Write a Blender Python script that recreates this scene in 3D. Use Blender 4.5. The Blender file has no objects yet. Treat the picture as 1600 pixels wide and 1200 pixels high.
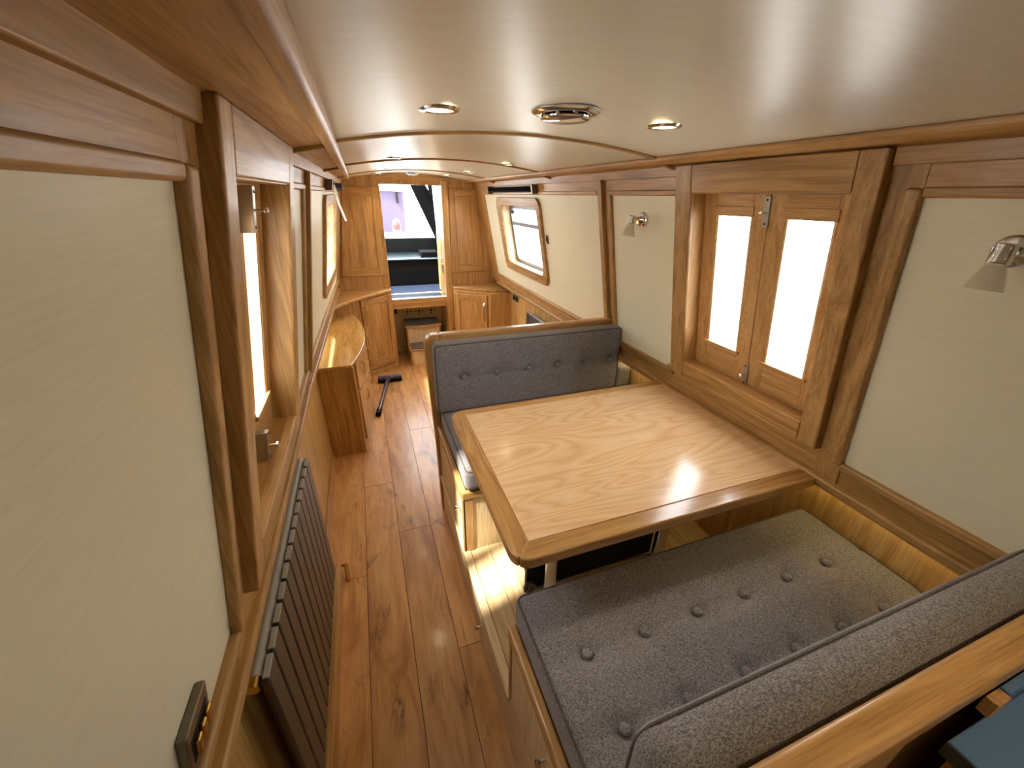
import bpy, bmesh, math, random
from mathutils import Vector, Matrix
random.seed(7)
S = bpy.context.scene
COL = S.collection

# ------------------------------------------------------------------ camera
cam = bpy.data.cameras.new('camera'); camo = bpy.data.objects.new('camera', cam); COL.objects.link(camo)
cam.sensor_fit = 'HORIZONTAL'; cam.sensor_width = 36; cam.lens = 624.2 * 36 / 1600; cam.clip_start = .01
camo.matrix_world = Matrix(((0.9425947, 0.1294231, -0.3078389, 0), (-0.3336132, 0.4056636, -0.8509637, 0),
                            (0.0147447, 0.9048131, 0.4255536, 1.8), (0, 0, 0, 1)))
S.camera = camo
# ------------------------------------------------------------------ sky, sun, exposure
w = bpy.data.worlds.new('sky'); S.world = w; w.use_nodes = True
bg = w.node_tree.nodes['Background']; bg.inputs[0].default_value = (.90, .95, 1, 1); bg.inputs[1].default_value = 7.5
sun = bpy.data.lights.new('sun', 'SUN'); sun.energy = 17; sun.angle = math.radians(6); sun.color = (1, .93, .82)
suno = bpy.data.objects.new('sun', sun); COL.objects.link(suno)
suno.rotation_euler = Vector((.70, .28, -1.2)).to_track_quat('-Z', 'Y').to_euler(); suno.location = (-6, 0, 8)
S.view_settings.view_transform = 'Standard'; S.view_settings.look = 'None'; S.view_settings.gamma = 1
S.view_settings.use_curve_mapping = False; S.view_settings.exposure = .76

# ------------------------------------------------------------------ materials
def lin(h):
    c = [int(h[i:i + 2], 16) / 255 for i in (0, 2, 4)]
    return tuple((x / 12.92 if x <= .04045 else ((x + .055) / 1.055) ** 2.4) for x in c) + (1,)
class N:
    def __init__(s, name):
        s.m = bpy.data.materials.new(name); s.m.use_nodes = True; s.t = s.m.node_tree; s.b = s.t.nodes['Principled BSDF']
    def n(s, ty, **k):
        o = s.t.nodes.new(ty)
        for a, v in k.items():
            if a.startswith('i_'): o.inputs[int(a[2:]) if a[2:].isdigit() else a[2:].replace('_', ' ')].default_value = v
            else: setattr(o, a, v)
        return o
    def l(s, a, b): s.t.links.new(a, b)
    def ramp(s, fac, stops):
        r = s.n('ShaderNodeValToRGB'); e = r.color_ramp.elements
        while len(e) < len(stops): e.new(.5)
        for q, (p, c) in zip(e, stops): q.position = p; q.color = c
        s.l(fac, r.inputs[0]); return r.outputs[0]
    def mix(s, f, a, b, blend='MIX'):
        x = s.n('ShaderNodeMix', data_type='RGBA', blend_type=blend)
        for i, v in ((0, f), (6, a), (7, b)):
            if hasattr(v, 'is_output'): s.l(v, x.inputs[i])
            else: x.inputs[i].default_value = v
        return x.outputs[2]
    def coords(s, scale, rnd=True):
        tc = s.n('ShaderNodeTexCoord'); v = tc.outputs['Object']
        if rnd:
            oi = s.n('ShaderNodeObjectInfo'); mu = s.n('ShaderNodeMath', operation='MULTIPLY', i_1=37.); s.l(oi.outputs['Random'], mu.inputs[0])
            ad = s.n('ShaderNodeVectorMath', operation='ADD'); s.l(v, ad.inputs[0]); s.l(mu.outputs[0], ad.inputs[1]); v = ad.outputs[0]
        mp = s.n('ShaderNodeMapping'); mp.inputs['Scale'].default_value = scale; s.l(v, mp.inputs[0]); return mp.outputs[0]
    def bump(s, h, strength, dist=.002):
        b = s.n('ShaderNodeBump', i_Strength=strength, i_Distance=dist); s.l(h, b.inputs['Height']); s.l(b.outputs[0], s.b.inputs['Normal'])
    def fin(s, col=None, rough=.5, metal=0, coat=0, spec=None, sheen=0):
        if col is not None:
            if hasattr(col, 'is_output'): s.l(col, s.b.inputs['Base Color'])
            else: s.b.inputs['Base Color'].default_value = col
        if hasattr(rough, 'is_output'): s.l(rough, s.b.inputs['Roughness'])
        else: s.b.inputs['Roughness'].default_value = rough
        s.b.inputs['Metallic'].default_value = metal; s.b.inputs['Coat Weight'].default_value = coat; s.b.inputs['Coat Roughness'].default_value = .12
        if spec is not None: s.b.inputs['Specular IOR Level'].default_value = spec
        if sheen: s.b.inputs['Sheen Weight'].default_value = sheen
        return s.m
_wc = {}
def wood(kind, ax):
    if (kind, ax) in _wc: return _wc[(kind, ax)]
    light, dark, rough, coat, var = {
        'oak':   ('CDA064', 'A97C42', .36, .2, .18),
        'trim':  ('C0955A', '966D36', .42, .08, .16),
        'pale':  ('E6CFA2', 'D6B47E', .34, .2, .10),
        'sash':  ('D0A46A', 'B3844A', .35, .25, .12),
        'board': ('D6B070', 'BA8C4C', .38, .2, .2),
        'gloss': ('D8B070', 'C09450', .14, .6, .1),
        'ply':   ('EBD6AC', 'E0C492', .42, .1, .06),
        'border':('BF9258', '9A6C36', .22, .4, .15),
    }[kind]
    m = N('%s_wood_%s' % (kind, ax)); s = [16., 16., 16.]; s['xyz'.index(ax)] = 1.1
    v = m.coords(s)
    a = m.n('ShaderNodeTexNoise', i_Scale=1.6, i_Detail=4., i_Roughness=.6, i_Distortion=1.2); m.l(v, a.inputs['Vector'])
    s2 = [260., 260., 260.]; s2['xyz'.index(ax)] = 7.
    v2 = m.coords(s2)
    b = m.n('ShaderNodeTexNoise', i_Scale=1., i_Detail=2., i_Roughness=.6); m.l(v2, b.inputs['Vector'])
    c = m.ramp(a.outputs[0], ((.33, lin(dark)), (.62, lin(light))))
    f = m.ramp(b.outputs[0], ((.36, (.72, .66, .6, 1)), (.52, (1, 1, 1, 1))))
    c = m.mix(.75, c, f, 'MULTIPLY')
    oi = m.n('ShaderNodeObjectInfo'); mr = m.n('ShaderNodeMapRange', i_3=1 - var * .5, i_4=1 + var * .4); m.l(oi.outputs['Random'], mr.inputs[0])
    hs = m.n('ShaderNodeHueSaturation'); m.l(mr.outputs[0], hs.inputs['Value']); m.l(c, hs.inputs['Color'])
    m.bump(b.outputs[0], .25, .0006)
    _wc[(kind, ax)] = m.fin(hs.outputs[0], rough, coat=coat); return _wc[(kind, ax)]
def ash_top():
    m = N('ash_veneer'); v = m.coords((.55, 2.7, 2.7), False)
    d = m.n('ShaderNodeTexNoise', i_Scale=1.7, i_Detail=2.0, i_Roughness=.42, i_Distortion=.35); m.l(v, d.inputs['Vector'])
    mu = m.n('ShaderNodeMath', operation='MULTIPLY', i_1=24.); m.l(d.outputs[0], mu.inputs[0])
    fr = m.n('ShaderNodeMath', operation='PINGPONG', i_1=.5); m.l(mu.outputs[0], fr.inputs[0])
    g = m.coords((9, 240, 240), False); n2 = m.n('ShaderNodeTexNoise', i_Scale=1., i_Detail=2.); m.l(g, n2.inputs['Vector'])
    c = m.ramp(fr.outputs[0], ((0, lin('D6AC7A')), (.16, lin('DDB688')), (.5, lin('E3C094')), (1, lin('E6C59A'))))
    c = m.mix(.35, c, m.ramp(n2.outputs[0], ((.35, (.8, .72, .62, 1)), (.55, (1, 1, 1, 1)))), 'MULTIPLY')
    return m.fin(c, .22, coat=.4)
def floor_mat():
    m = N('oak_floor'); v = m.coords((5.5, .9, 5.5))
    a = m.n('ShaderNodeTexNoise', i_Scale=1.8, i_Detail=6., i_Roughness=.62, i_Distortion=1.5); m.l(v, a.inputs['Vector'])
    c = m.ramp(a.outputs[0], ((.30, lin('A8723E')), (.50, lin('CB965A')), (.70, lin('DAAA6E'))))
    v2 = m.coords((3.6, 1.5, 3)); kn = m.n('ShaderNodeTexNoise', i_Scale=1.5, i_Detail=3., i_Roughness=.55, i_Distortion=2.2); m.l(v2, kn.inputs['Vector'])
    kf = m.ramp(kn.outputs[0], ((.60, (0, 0, 0, 1)), (.74, (1, 1, 1, 1))))
    v4 = m.coords((30, 9, 30)); k2 = m.n('ShaderNodeTexNoise', i_Scale=1., i_Detail=5., i_Roughness=.7, i_Distortion=1.5); m.l(v4, k2.inputs['Vector'])
    kf2 = m.mix(1., kf, m.ramp(k2.outputs[0], ((.40, (0, 0, 0, 1)), (.58, (1, 1, 1, 1)))), 'MULTIPLY')
    c = m.mix(kf2, c, lin('5E3A20'))
    v3 = m.coords((170, 5, 170)); b = m.n('ShaderNodeTexNoise', i_Scale=1., i_Detail=3.); m.l(v3, b.inputs['Vector'])
    c = m.mix(.5, c, m.ramp(b.outputs[0], ((.35, (.78, .72, .66, 1)), (.55, (1, 1, 1, 1)))), 'MULTIPLY')
    oi = m.n('ShaderNodeObjectInfo'); mr = m.n('ShaderNodeMapRange', i_3=.86, i_4=1.1); m.l(oi.outputs['Random'], mr.inputs[0])
    hs = m.n('ShaderNodeHueSaturation'); m.l(mr.outputs[0], hs.inputs['Value']); m.l(c, hs.inputs['Color'])
    m.bump(b.outputs[0], .15, .0008)
    return m.fin(hs.outputs[0], .36, coat=.15)
def fabric(name, a, b):
    m = N(name)
    v = m.coords((800, 170, 420), False); n1 = m.n('ShaderNodeTexNoise', i_Scale=1., i_Detail=1.); m.l(v, n1.inputs['Vector'])
    v2 = m.coords((170, 800, 420), False); n2 = m.n('ShaderNodeTexNoise', i_Scale=1., i_Detail=1.); m.l(v2, n2.inputs['Vector'])
    ad = m.n('ShaderNodeMath', operation='ADD'); m.l(n1.outputs[0], ad.inputs[0]); m.l(n2.outputs[0], ad.inputs[1])
    hf = m.n('ShaderNodeMath', operation='MULTIPLY', i_1=.5); m.l(ad.outputs[0], hf.inputs[0])
    v3 = m.coords((6, 6, 6), False); n3 = m.n('ShaderNodeTexNoise', i_Scale=1., i_Detail=3.); m.l(v3, n3.inputs['Vector'])
    c = m.ramp(hf.outputs[0], ((.40, lin(a)), (.60, lin(b))))
    c = m.mix(.5, c, m.ramp(n3.outputs[0], ((.3, (.82, .82, .82, 1)), (.7, (1.1, 1.1, 1.1, 1)))), 'MULTIPLY')
    m.bump(hf.outputs[0], .45, .0015); return m.fin(c, .92, spec=.2, sheen=.25)
def laminate(name, col, rough, bstr, sc, coat=0):
    m = N(name); v = m.coords(sc, False); n1 = m.n('ShaderNodeTexNoise', i_Scale=1., i_Detail=3.); m.l(v, n1.inputs['Vector'])
    c = m.mix(.5, lin(col), m.ramp(n1.outputs[0], ((.3, (.9, .9, .88, 1)), (.7, (1.04, 1.04, 1.04, 1)))), 'MULTIPLY')
    m.bump(n1.outputs[0], bstr, .001); return m.fin(c, rough, coat=coat)
def plain(name, col, rough=.5, metal=0, coat=0, spec=None):
    m = N(name); v = m.coords((40, 40, 40), False); n1 = m.n('ShaderNodeTexNoise', i_Scale=1., i_Detail=2.); m.l(v, n1.inputs['Vector'])
    c = m.mix(.25, lin(col), m.ramp(n1.outputs[0], ((.3, (.85, .85, .85, 1)), (.7, (1, 1, 1, 1)))), 'MULTIPLY')
    return m.fin(c, rough, metal, coat, spec)
def emit(name, col, st):
    m = N(name); m.b.inputs['Emission Color'].default_value = col; m.b.inputs['Emission Strength'].default_value = st
    return m.fin((.8, .8, .8, 1), .5)
def glass():
    m = bpy.data.materials.new('window_glass'); m.use_nodes = True; t = m.node_tree; t.nodes.clear()
    o = t.nodes.new('ShaderNodeOutputMaterial'); x = t.nodes.new('ShaderNodeMixShader'); a = t.nodes.new('ShaderNodeBsdfTransparent')
    g = t.nodes.new('ShaderNodeBsdfGlossy'); g.inputs['Roughness'].default_value = .02; f = t.nodes.new('ShaderNodeMath'); f.operation = 'MULTIPLY_ADD'; f.inputs[1].default_value = .55; f.inputs[2].default_value = .04
    lw = t.nodes.new('ShaderNodeLayerWeight'); pw = t.nodes.new('ShaderNodeMath'); pw.operation = 'POWER'; pw.inputs[1].default_value = 5
    t.links.new(lw.outputs['Facing'], pw.inputs[0]); t.links.new(pw.outputs[0], f.inputs[0])
    t.links.new(f.outputs[0], x.inputs[0]); t.links.new(a.outputs[0], x.inputs[1]); t.links.new(g.outputs[0], x.inputs[2]); t.links.new(x.outputs[0], o.inputs[0]); return m
M = dict(
    cream=laminate('cream_laminate', 'E5DDBE', .45, .12, (8, 12, 260)), ceil=laminate('cream_ceiling_board', 'E1DDCD', .34, .10, (14, 90, 30), .0),
    ash=ash_top(), floor=floor_mat(), fabric=fabric('tweed_fabric', '585353', '9E9899'), piping=fabric('piping_fabric', '453F3C', '6A625E'),
    chrome=plain('chrome', 'DADADA', .10, 1), steel=plain('brushed_steel', 'B4B2AC', .34, 1), brass=plain('brass', 'C9A45A', .25, 1),
    alu=plain('window_aluminium', '8C8E92', .35, .6), rad=plain('anthracite_paint', '433F3D', .38, 0, .1), radtop=plain('grey_pipe_lit_caps', 'A5A39B', .35),
    black=plain('black_plastic', '060607', .5, 0, 0, .2), dark=plain('dark_brown', '1C120A', .8), darksteel=plain('black_steel', '030405', .45, 0, 0, .15),  # includes dark brown for floor base, board lining and small fittings
    deck=plain('wet_deck_paint', '20283A', .4, 0, 0, .3), lid=plain('shiny_lid', '7E979F', .2, 1), canvas=plain('black_canvas', '050506', .9, 0, 0, .05), blue=laminate('blue_laminate', '587AA6', .42, .25, (500, 500, 500)),
    blueedge=plain('blue_edge', '2C3B3A', .5), carpet=plain('grey_carpet', '6B625C', .95), glass=glass(),
    switch=plain('bronze_plate', '74695A', .35, .7), purple=plain('purple_plastic', '4A4360', .3), tubegrey=plain('tube_grey', '6E6468', .3, .6),
    bulb=emit('lamp_diffuser', (1, .84, .50, 1), 7), led=emit('led_strip', (1, .76, .30, 1), 7), white=plain('white_plastic', 'E4E0D8', .5),
    frost=plain('frosted_glass', 'D8CDB0', .35), lilac=plain('lilac_render', '524A5A', .9, 0, 0, .1), red=plain('red_paint', '8A1E1A', .6), quay=plain('pale_quay', 'B9B7B2', .9),
    stone=plain('grey_pontoon', '5C6472', .8))

M['frost'].node_tree.nodes['Principled BSDF'].inputs['Alpha'].default_value = .30

# ------------------------------------------------------------------ mesh helpers
class MB:
    def __init__(s): s.v = []; s.f = []
    def add(s, vs, fs):
        o = len(s.v); s.v += [tuple(p) for p in vs]; s.f += [tuple(i + o for i in f) for f in fs]; return s
    def hexa(s, p): return s.add(p, [(0, 1, 2, 3), (7, 6, 5, 4), (0, 4, 5, 1), (1, 5, 6, 2), (2, 6, 7, 3), (3, 7, 4, 0)])
    def box(s, x0, x1, y0, y1, z0, z1):
        return s.hexa([(x0, y0, z0), (x1, y0, z0), (x1, y1, z0), (x0, y1, z0), (x0, y0, z1), (x1, y0, z1), (x1, y1, z1), (x0, y1, z1)])
    def prism(s, a, b):
        n = len(a); return s.add(list(a) + list(b), [tuple(range(n)), tuple(range(2 * n - 1, n - 1, -1))] + [(i, (i + 1) % n, n + (i + 1) % n, n + i) for i in range(n)])
    def polyz(s, pts, z0, z1): return s.prism([(x, y, z0) for x, y in pts], [(x, y, z1) for x, y in pts])
    def ring(s, oa, ia, ob, ib):
        n = len(oa); f = []
        for i in range(n):
            j = (i + 1) % n
            f += [(i, j, n + j, n + i), (2 * n + i, 3 * n + i, 3 * n + j, 2 * n + j), (i, 2 * n + i, 2 * n + j, j), (n + i, n + j, 3 * n + j, 3 * n + i)]
        return s.add(list(oa) + list(ia) + list(ob) + list(ib), f)
    def lathe(s, c, axis, prof, n=24):
        c = Vector(c); a = Vector(axis).normalized(); u = a.orthogonal().normalized(); w = a.cross(u); vs = []; fs = []
        for r, h in prof:
            for k in range(n):
                t = 2 * math.pi * k / n; vs.append(c + a * h + (u * math.cos(t) + w * math.sin(t)) * r)
        for i in range(len(prof) - 1):
            for k in range(n): fs.append((i * n + k, i * n + (k + 1) % n, (i + 1) * n + (k + 1) % n, (i + 1) * n + k))
        fs += [tuple(range(n)), tuple(range(len(prof) * n - 1, (len(prof) - 1) * n - 1, -1))]
        return s.add(vs, fs)
    def cyl(s, p0, p1, r0, r1=None, n=20):
        p0 = Vector(p0); p1 = Vector(p1); return s.lathe(p0, p1 - p0, [(r0, 0), (r0 if r1 is None else r1, (p1 - p0).length)], n)
    def tube(s, path, r, n=8, closed=False):
        P = [Vector(p) for p in path]; m = len(P); vs = []; fs = []; up = None
        for i in range(m):
            a = P[(i - 1) % m] if (closed or i) else P[i]; b = P[(i + 1) % m] if (closed or i < m - 1) else P[i]
            t = (b - a).normalized()
            up = t.orthogonal().normalized() if up is None else (up - t * up.dot(t)).normalized()
            w = t.cross(up)
            for k in range(n): q = 2 * math.pi * k / n; vs.append(P[i] + (up * math.cos(q) + w * math.sin(q)) * r)
        for i in range(m if closed else m - 1):
            j = (i + 1) % m
            for k in range(n): fs.append((i * n + k, i * n + (k + 1) % n, j * n + (k + 1) % n, j * n + k))
        if not closed: fs += [tuple(range(n)), tuple(range(m * n - 1, (m - 1) * n - 1, -1))]
        return s.add(vs, fs)
    def build(s, name, mat, parent=None, bev=0, smooth=True, seg=2):
        me = bpy.data.meshes.new(name); off = worldloc(parent)
        me.from_pydata([(x - off[0], y - off[1], z - off[2]) for x, y, z in s.v], [], s.f)
        bm = bmesh.new(); bm.from_mesh(me); bmesh.ops.recalc_face_normals(bm, faces=bm.faces); bm.to_mesh(me); bm.free()
        me.materials.append(mat)
        if smooth:
            for p in me.polygons: p.use_smooth = True
            me.set_sharp_from_angle(angle=.7)
        o = bpy.data.objects.new(name, me); COL.objects.link(o)
        if parent: o.parent = parent
        if bev:
            b = o.modifiers.new('bevel', 'BEVEL'); b.width = bev; b.segments = seg; b.limit_method = 'ANGLE'; b.angle_limit = .7; b.harden_normals = smooth
        return o
def worldloc(o):
    v = Vector((0, 0, 0))
    while o: v += o.location; o = o.parent
    return v
def thing(name, label, cat, loc, group=None):
    o = bpy.data.objects.new(name, None); COL.objects.link(o); o.location = loc; o.empty_display_size = .05; return tag(o, label, cat, group)
def tag(o, label, cat, group=None):
    o['label'] = label; o['category'] = cat
    if group: o['group'] = group
    return o
def struct(o): o['kind'] = 'structure'; return o
def B(*a): return MB().box(*a)

# ------------------------------------------------------------------ wall coordinates (sides lean inwards towards the roof)
def W(side, y, z, d=0):
    if side == 'R': return (1.34 - .19 * (z - 1.134) - d, y, z)
    k = max(0, y - 2.1) * .025
    return (-.315 + .17 * (z - 1.134) + k + d, y, z)
def wb(side, y0, y1, z0, z1, d0, d1, mb=None):
    mb = mb or MB()
    return mb.hexa([W(side, y0, z0, d0), W(side, y1, z0, d0), W(side, y1, z0, d1), W(side, y0, z0, d1), W(side, y0, z1, d0), W(side, y1, z1, d0), W(side, y1, z1, d1), W(side, y0, z1, d1)])
def rrect(y0, y1, z0, z1, r, n=6):
    out = []
    for cy, cz, a in ((y1 - r, z1 - r, 0), (y0 + r, z1 - r, 90), (y0 + r, z0 + r, 180), (y1 - r, z0 + r, 270)):
        for i in range(n + 1):
            t = math.radians(a + 90 * i / n); out.append((cy + r * math.cos(t), cz + r * math.sin(t)))
    return out

XL, XR = -.41, 1.46                       # faces of the lower walls
Y0, Y1 = -2.6, 4.55
# ------------------------------------------------------------------ floor
fl = struct(B(XL - .05, XR + .05, Y0, 4.98, -.05, -.006).build('floor', M['dark']))
xs = [-.41, -.20, -.015, .170, .355, .540, .725, .910, 1.095, 1.28, 1.46]
starts = [1.62, 2.35, 1.87, 1.1, 2.6, 3.1, 2.7, 3.2, 2.9, 3.3]
for i in range(10):
    if i < 4: ys = [Y0] + [y for y in [starts[i] + 1.9 * k for k in range(-3, 3)] if Y0 + .2 < y < 4.8] + [4.97]
    else: ys = [2.03] + [y for y in [starts[i] + 1.9 * k for k in range(0, 3)] if 2.2 < y < 4.8] + [4.97]
    for a, b in zip(ys[:-1], ys[1:]): B(xs[i] + .001, xs[i + 1] - .001, a + .0008, b - .0008, -.006, 0).build('plank', M['floor'], fl, .0008, seg=1)

# ------------------------------------------------------------------ side walls
WIN = (.765, 1.33, 1.13, 1.82)
FARW = (2.90, 3.74, 1.235, 1.73)
def build_wall(side, name):
    holes = [WIN, FARW] + ([(-1.495, -.93, 1.13, 1.82)] if side == 'R' else [])
    yb = sorted({Y0, 2.1, Y1} | {h[0] for h in holes} | {h[1] for h in holes}); zb = sorted({.925, 1.96} | {h[2] for h in holes} | {h[3] for h in holes})
    mb = MB()
    for a, b in zip(yb[:-1], yb[1:]):
        for c, d in zip(zb[:-1], zb[1:]):
            if not any(a >= h[0] - 1e-6 and b <= h[1] + 1e-6 and c >= h[2] - 1e-6 and d <= h[3] + 1e-6 for h in holes): wb(side, a, b, c, d, -.08, -.006, mb)
    wl = struct(mb.build(name, wood('trim', 'y'), smooth=False))
    # cream panels, holed where the far window sits
    def panel(y0, y1, hole=None):
        m_ = MB(); z0, z1 = 1.045, 1.81
        ys = [y0, y1] if not hole else [y0, hole[0], hole[1], y1]; zs = [z0, z1] if not hole else [z0, hole[2], hole[3], z1]
        for a, b in zip(ys[:-1], ys[1:]):
            for c, d in zip(zs[:-1], zs[1:]):
                if hole and a == hole[0] and c == hole[2]: continue
                wb(side, a, b, c, d, -.006, 0, m_)
        m_.build('cream_panel', M['cream'], wl, smooth=False)
    panel(-.80, .63); panel(1.42, 1.915); panel(2.05, 4.24, FARW)
    t = wood('trim', 'z'); ty = wood('trim', 'y')
    # stiles and rails
    for a, b in ((-.92, -.80), (.63, .705), (1.955, 2.05), (4.24, 4.55)): wb(side, a, b, .955, 1.885, -.006, .008).build('stile', t, wl, .002)
    wb(side, 1.915, 1.957, 1.045, 1.83, -.006, .014).build('moulding', t, wl, .008)
    wb(side, 1.975, 2.012, 1.02, 1.88, .008, .03).build('cover_strip', t, wl, .004)
    for a, b in ((-.80, .63), (1.42, 1.955), (2.05, 4.24)):
        wb(side, a, b, 1.83, 1.885, -.006, .008).build('rail', ty, wl, .002)
        wb(side, a, b, 1.81, 1.832, -.006, .015).build('moulding', ty, wl, .006)
        wb(side, a, b, 1.018, 1.046, -.006, .020).build('moulding', ty, wl, .008)
        wb(side, a, b, .955, 1.018, -.006, .002).build('rail', ty, wl, .001)
    wb(side, .628, .664, 1.03, 1.83, -.006, .019).build('moulding', t, wl, .009)
    wb(side, 1.42 - .78, 1.42 + .05, .955, 1.06, -.006, .004).build('rail', ty, wl, .001)
    for a, b in ((Y0, .70), (1.42, 4.5)): wb(side, a, b, 1.877, 1.915, 0, .018).build('fascia', ty, wl, .003)
    for a, b in ((Y0, 2.0), (2.0, 4.3)): wb(side, a, b, .918, .957, -.02, .028).build('gunwale_rail', ty, wl, .01)
    # lower lining of vertical boards and the shelf under the rail
    sg = 1 if side == 'R' else -1; x = XR if side == 'R' else XL
    for a, b in ((Y0, 2.1), (2.1, Y1)):
        MB().hexa([W(side, a, .925, .0), (x + sg * .03, a, .925), (x + sg * .03, b, .925), W(side, b, .925, .0), W(side, a, .94, 0), (x + sg * .03, a, .94), (x + sg * .03, b, .94), W(side, b, .94, 0)]).build('gunwale_shelf', ty, wl)
    B(*sorted((x + sg * .01, x + sg * .04)), Y0, Y1, -.03, .93).build('lining', M['dark'], wl)
    y = -1.2
    if side == 'R': B(x, x + .01, -1.2, 2.0, 0, .925).build('board', wood('board', 'z'), wl); y = 2.0
    while y < Y1 - .01:
        e = min(y + .118, Y1); B(*sorted((x, x + sg * .01)), y + .001, e - .001, 0, .925).build('board', wood('board', 'z'), wl, .003, seg=1); y += .118
    B(*sorted((x, x + sg * .01)), Y0, -1.2, 0, .925).build('board', wood('board', 'z'), wl)
    return wl
wallL = build_wall('L', 'wall_left'); wallR = build_wall('R', 'wall_right')
sk = struct(B(XL, XL + .016, .0, 2.77, 0, .075).build('baseboard_left', wood('oak', 'y'), bev=.004))
sk = struct(B(XR - .016, XR, 2.03, 4.1, 0, .075).build('baseboard_right', wood('oak', 'y'), bev=.004))
# wall behind the camera
struct(B(XL - .1, XR + .1, Y0 - .05, Y0, -.05, 2.0).build('wall_back', wood('trim', 'z')))

# ------------------------------------------------------------------ ceiling
CX, CW = .525, .577
def cz(x): return 1.988 - .05 * ((x - CX) / CW) ** 2
def arc(y0, y1, z0, z1, a, b, n=24):
    mb = MB()
    for i in range(n):
        p, q = a + (b - a) * i / n, a + (b - a) * (i + 1) / n
        mb.hexa([(p, y0, cz(p) + z0), (q, y0, cz(q) + z0), (q, y1, cz(q) + z0), (p, y1, cz(p) + z0), (p, y0, cz(p) + z1), (q, y0, cz(q) + z1), (q, y1, cz(q) + z1), (p, y1, cz(p) + z1)])
    return mb
def arcsheet(y0, y1, z0, z1, a, b, n=32):
    st = [(a + (b - a) * i / n) for i in range(n + 1)]
    pr = [(x, cz(x) + z0) for x in st] + [(x, cz(x) + z1) for x in reversed(st)]
    vs = [(x, y0, z) for x, z in pr] + [(x, y1, z) for x, z in pr]; k = len(pr); mb = MB(); fs = []
    for i in range(n): fs += [(i, i + 1, k + i + 1, k + i), (2 * n + 1 - i, k + 2 * n + 1 - i, k + 2 * n - i, 2 * n - i)]
    fs += [(0, k, 2 * k - 1, k - 1), (n, n + 1, k + n + 1, k + n)]
    fs += [(i, k - 1 - i, k - 2 - i, i + 1) for i in range(n)] + [(k + i, k + i + 1, 2 * k - 2 - i, 2 * k - 1 - i) for i in range(n)]
    return mb.add(vs, fs)
ceil = struct(arcsheet(Y0, Y1 + .03, .012, .05, CX - .85, CX + .85).build('ceiling', M['ceil']))
beams = [-2.0, -.85, .30, 1.45, 2.60, 3.80]
edges = [Y0] + beams + [4.55]
for a, b in zip(edges[:-1], edges[1:]): arcsheet(a, b, 0, .012, CX - CW, CX + CW).build('ceiling_panel', M['ceil'], ceil)
for y in beams: arcsheet(y - .011, y + .011, -.008, .004, CX - CW - .0, CX + CW + .0).build('beam', wood('trim', 'x'), ceil, .003)
nt = 1
for side, sg in (('L', -1), ('R', 1)):
    # sloping wood strip between ceiling and wall, joined at each beam
    xi = CX + sg * CW; zi = 1.934
    st = None
    for a, b in zip(edges[:-1], edges[1:]):
        segs = ((a, b),) if not (a < 2.1 < b) else ((a, 2.1), (2.1, b))
        for a_, b_ in segs:
            p = []
            for y in (a_, b_):
                q = W(side, y, 1.912, .0); p.append((q[0] + sg * .02, y, 1.906))
            mb = MB().hexa([(xi, a_, zi - .004), p[0], p[1], (xi, b_, zi - .004), (xi, a_, zi + .02), (p[0][0], a_, 1.935), (p[1][0], b_, 1.935), (xi, b_, zi + .02)])
            o = mb.build('strip' if st else 'trim_%d' % nt, wood('trim', 'y'), st, 0)
            if not st: st = struct(o)
    for y in beams:
        q = W(side, y, 1.912, 0)
        MB().hexa([(xi, y - .009, zi - .014), (q[0], y - .009, 1.896), (q[0], y + .009, 1.896), (xi, y + .009, zi - .014), (xi, y - .009, zi), (q[0], y - .009, 1.91), (q[0], y + .009, 1.91), (xi, y + .009, zi)]).build('joint_bead', wood('trim', 'x'), st, .002)
    nt += 1
    # cornice moulding
    pr = [(0, .016), (-.012 * sg * -1, .016)]
    prof = [(xi - sg * .020, 1.940), (xi - sg * .020, 1.928), (xi - sg * .012, 1.918), (xi + sg * .004, 1.914), (xi + sg * .014, 1.918), (xi + sg * .016, 1.934), (xi + sg * .010, 1.945)]
    struct(MB().prism([(x, Y0, z) for x, z in prof], [(x, Y1, z) for x, z in prof]).build('trim_%d' % nt, wood('trim', 'y'), bev=.003)); nt += 1

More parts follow.
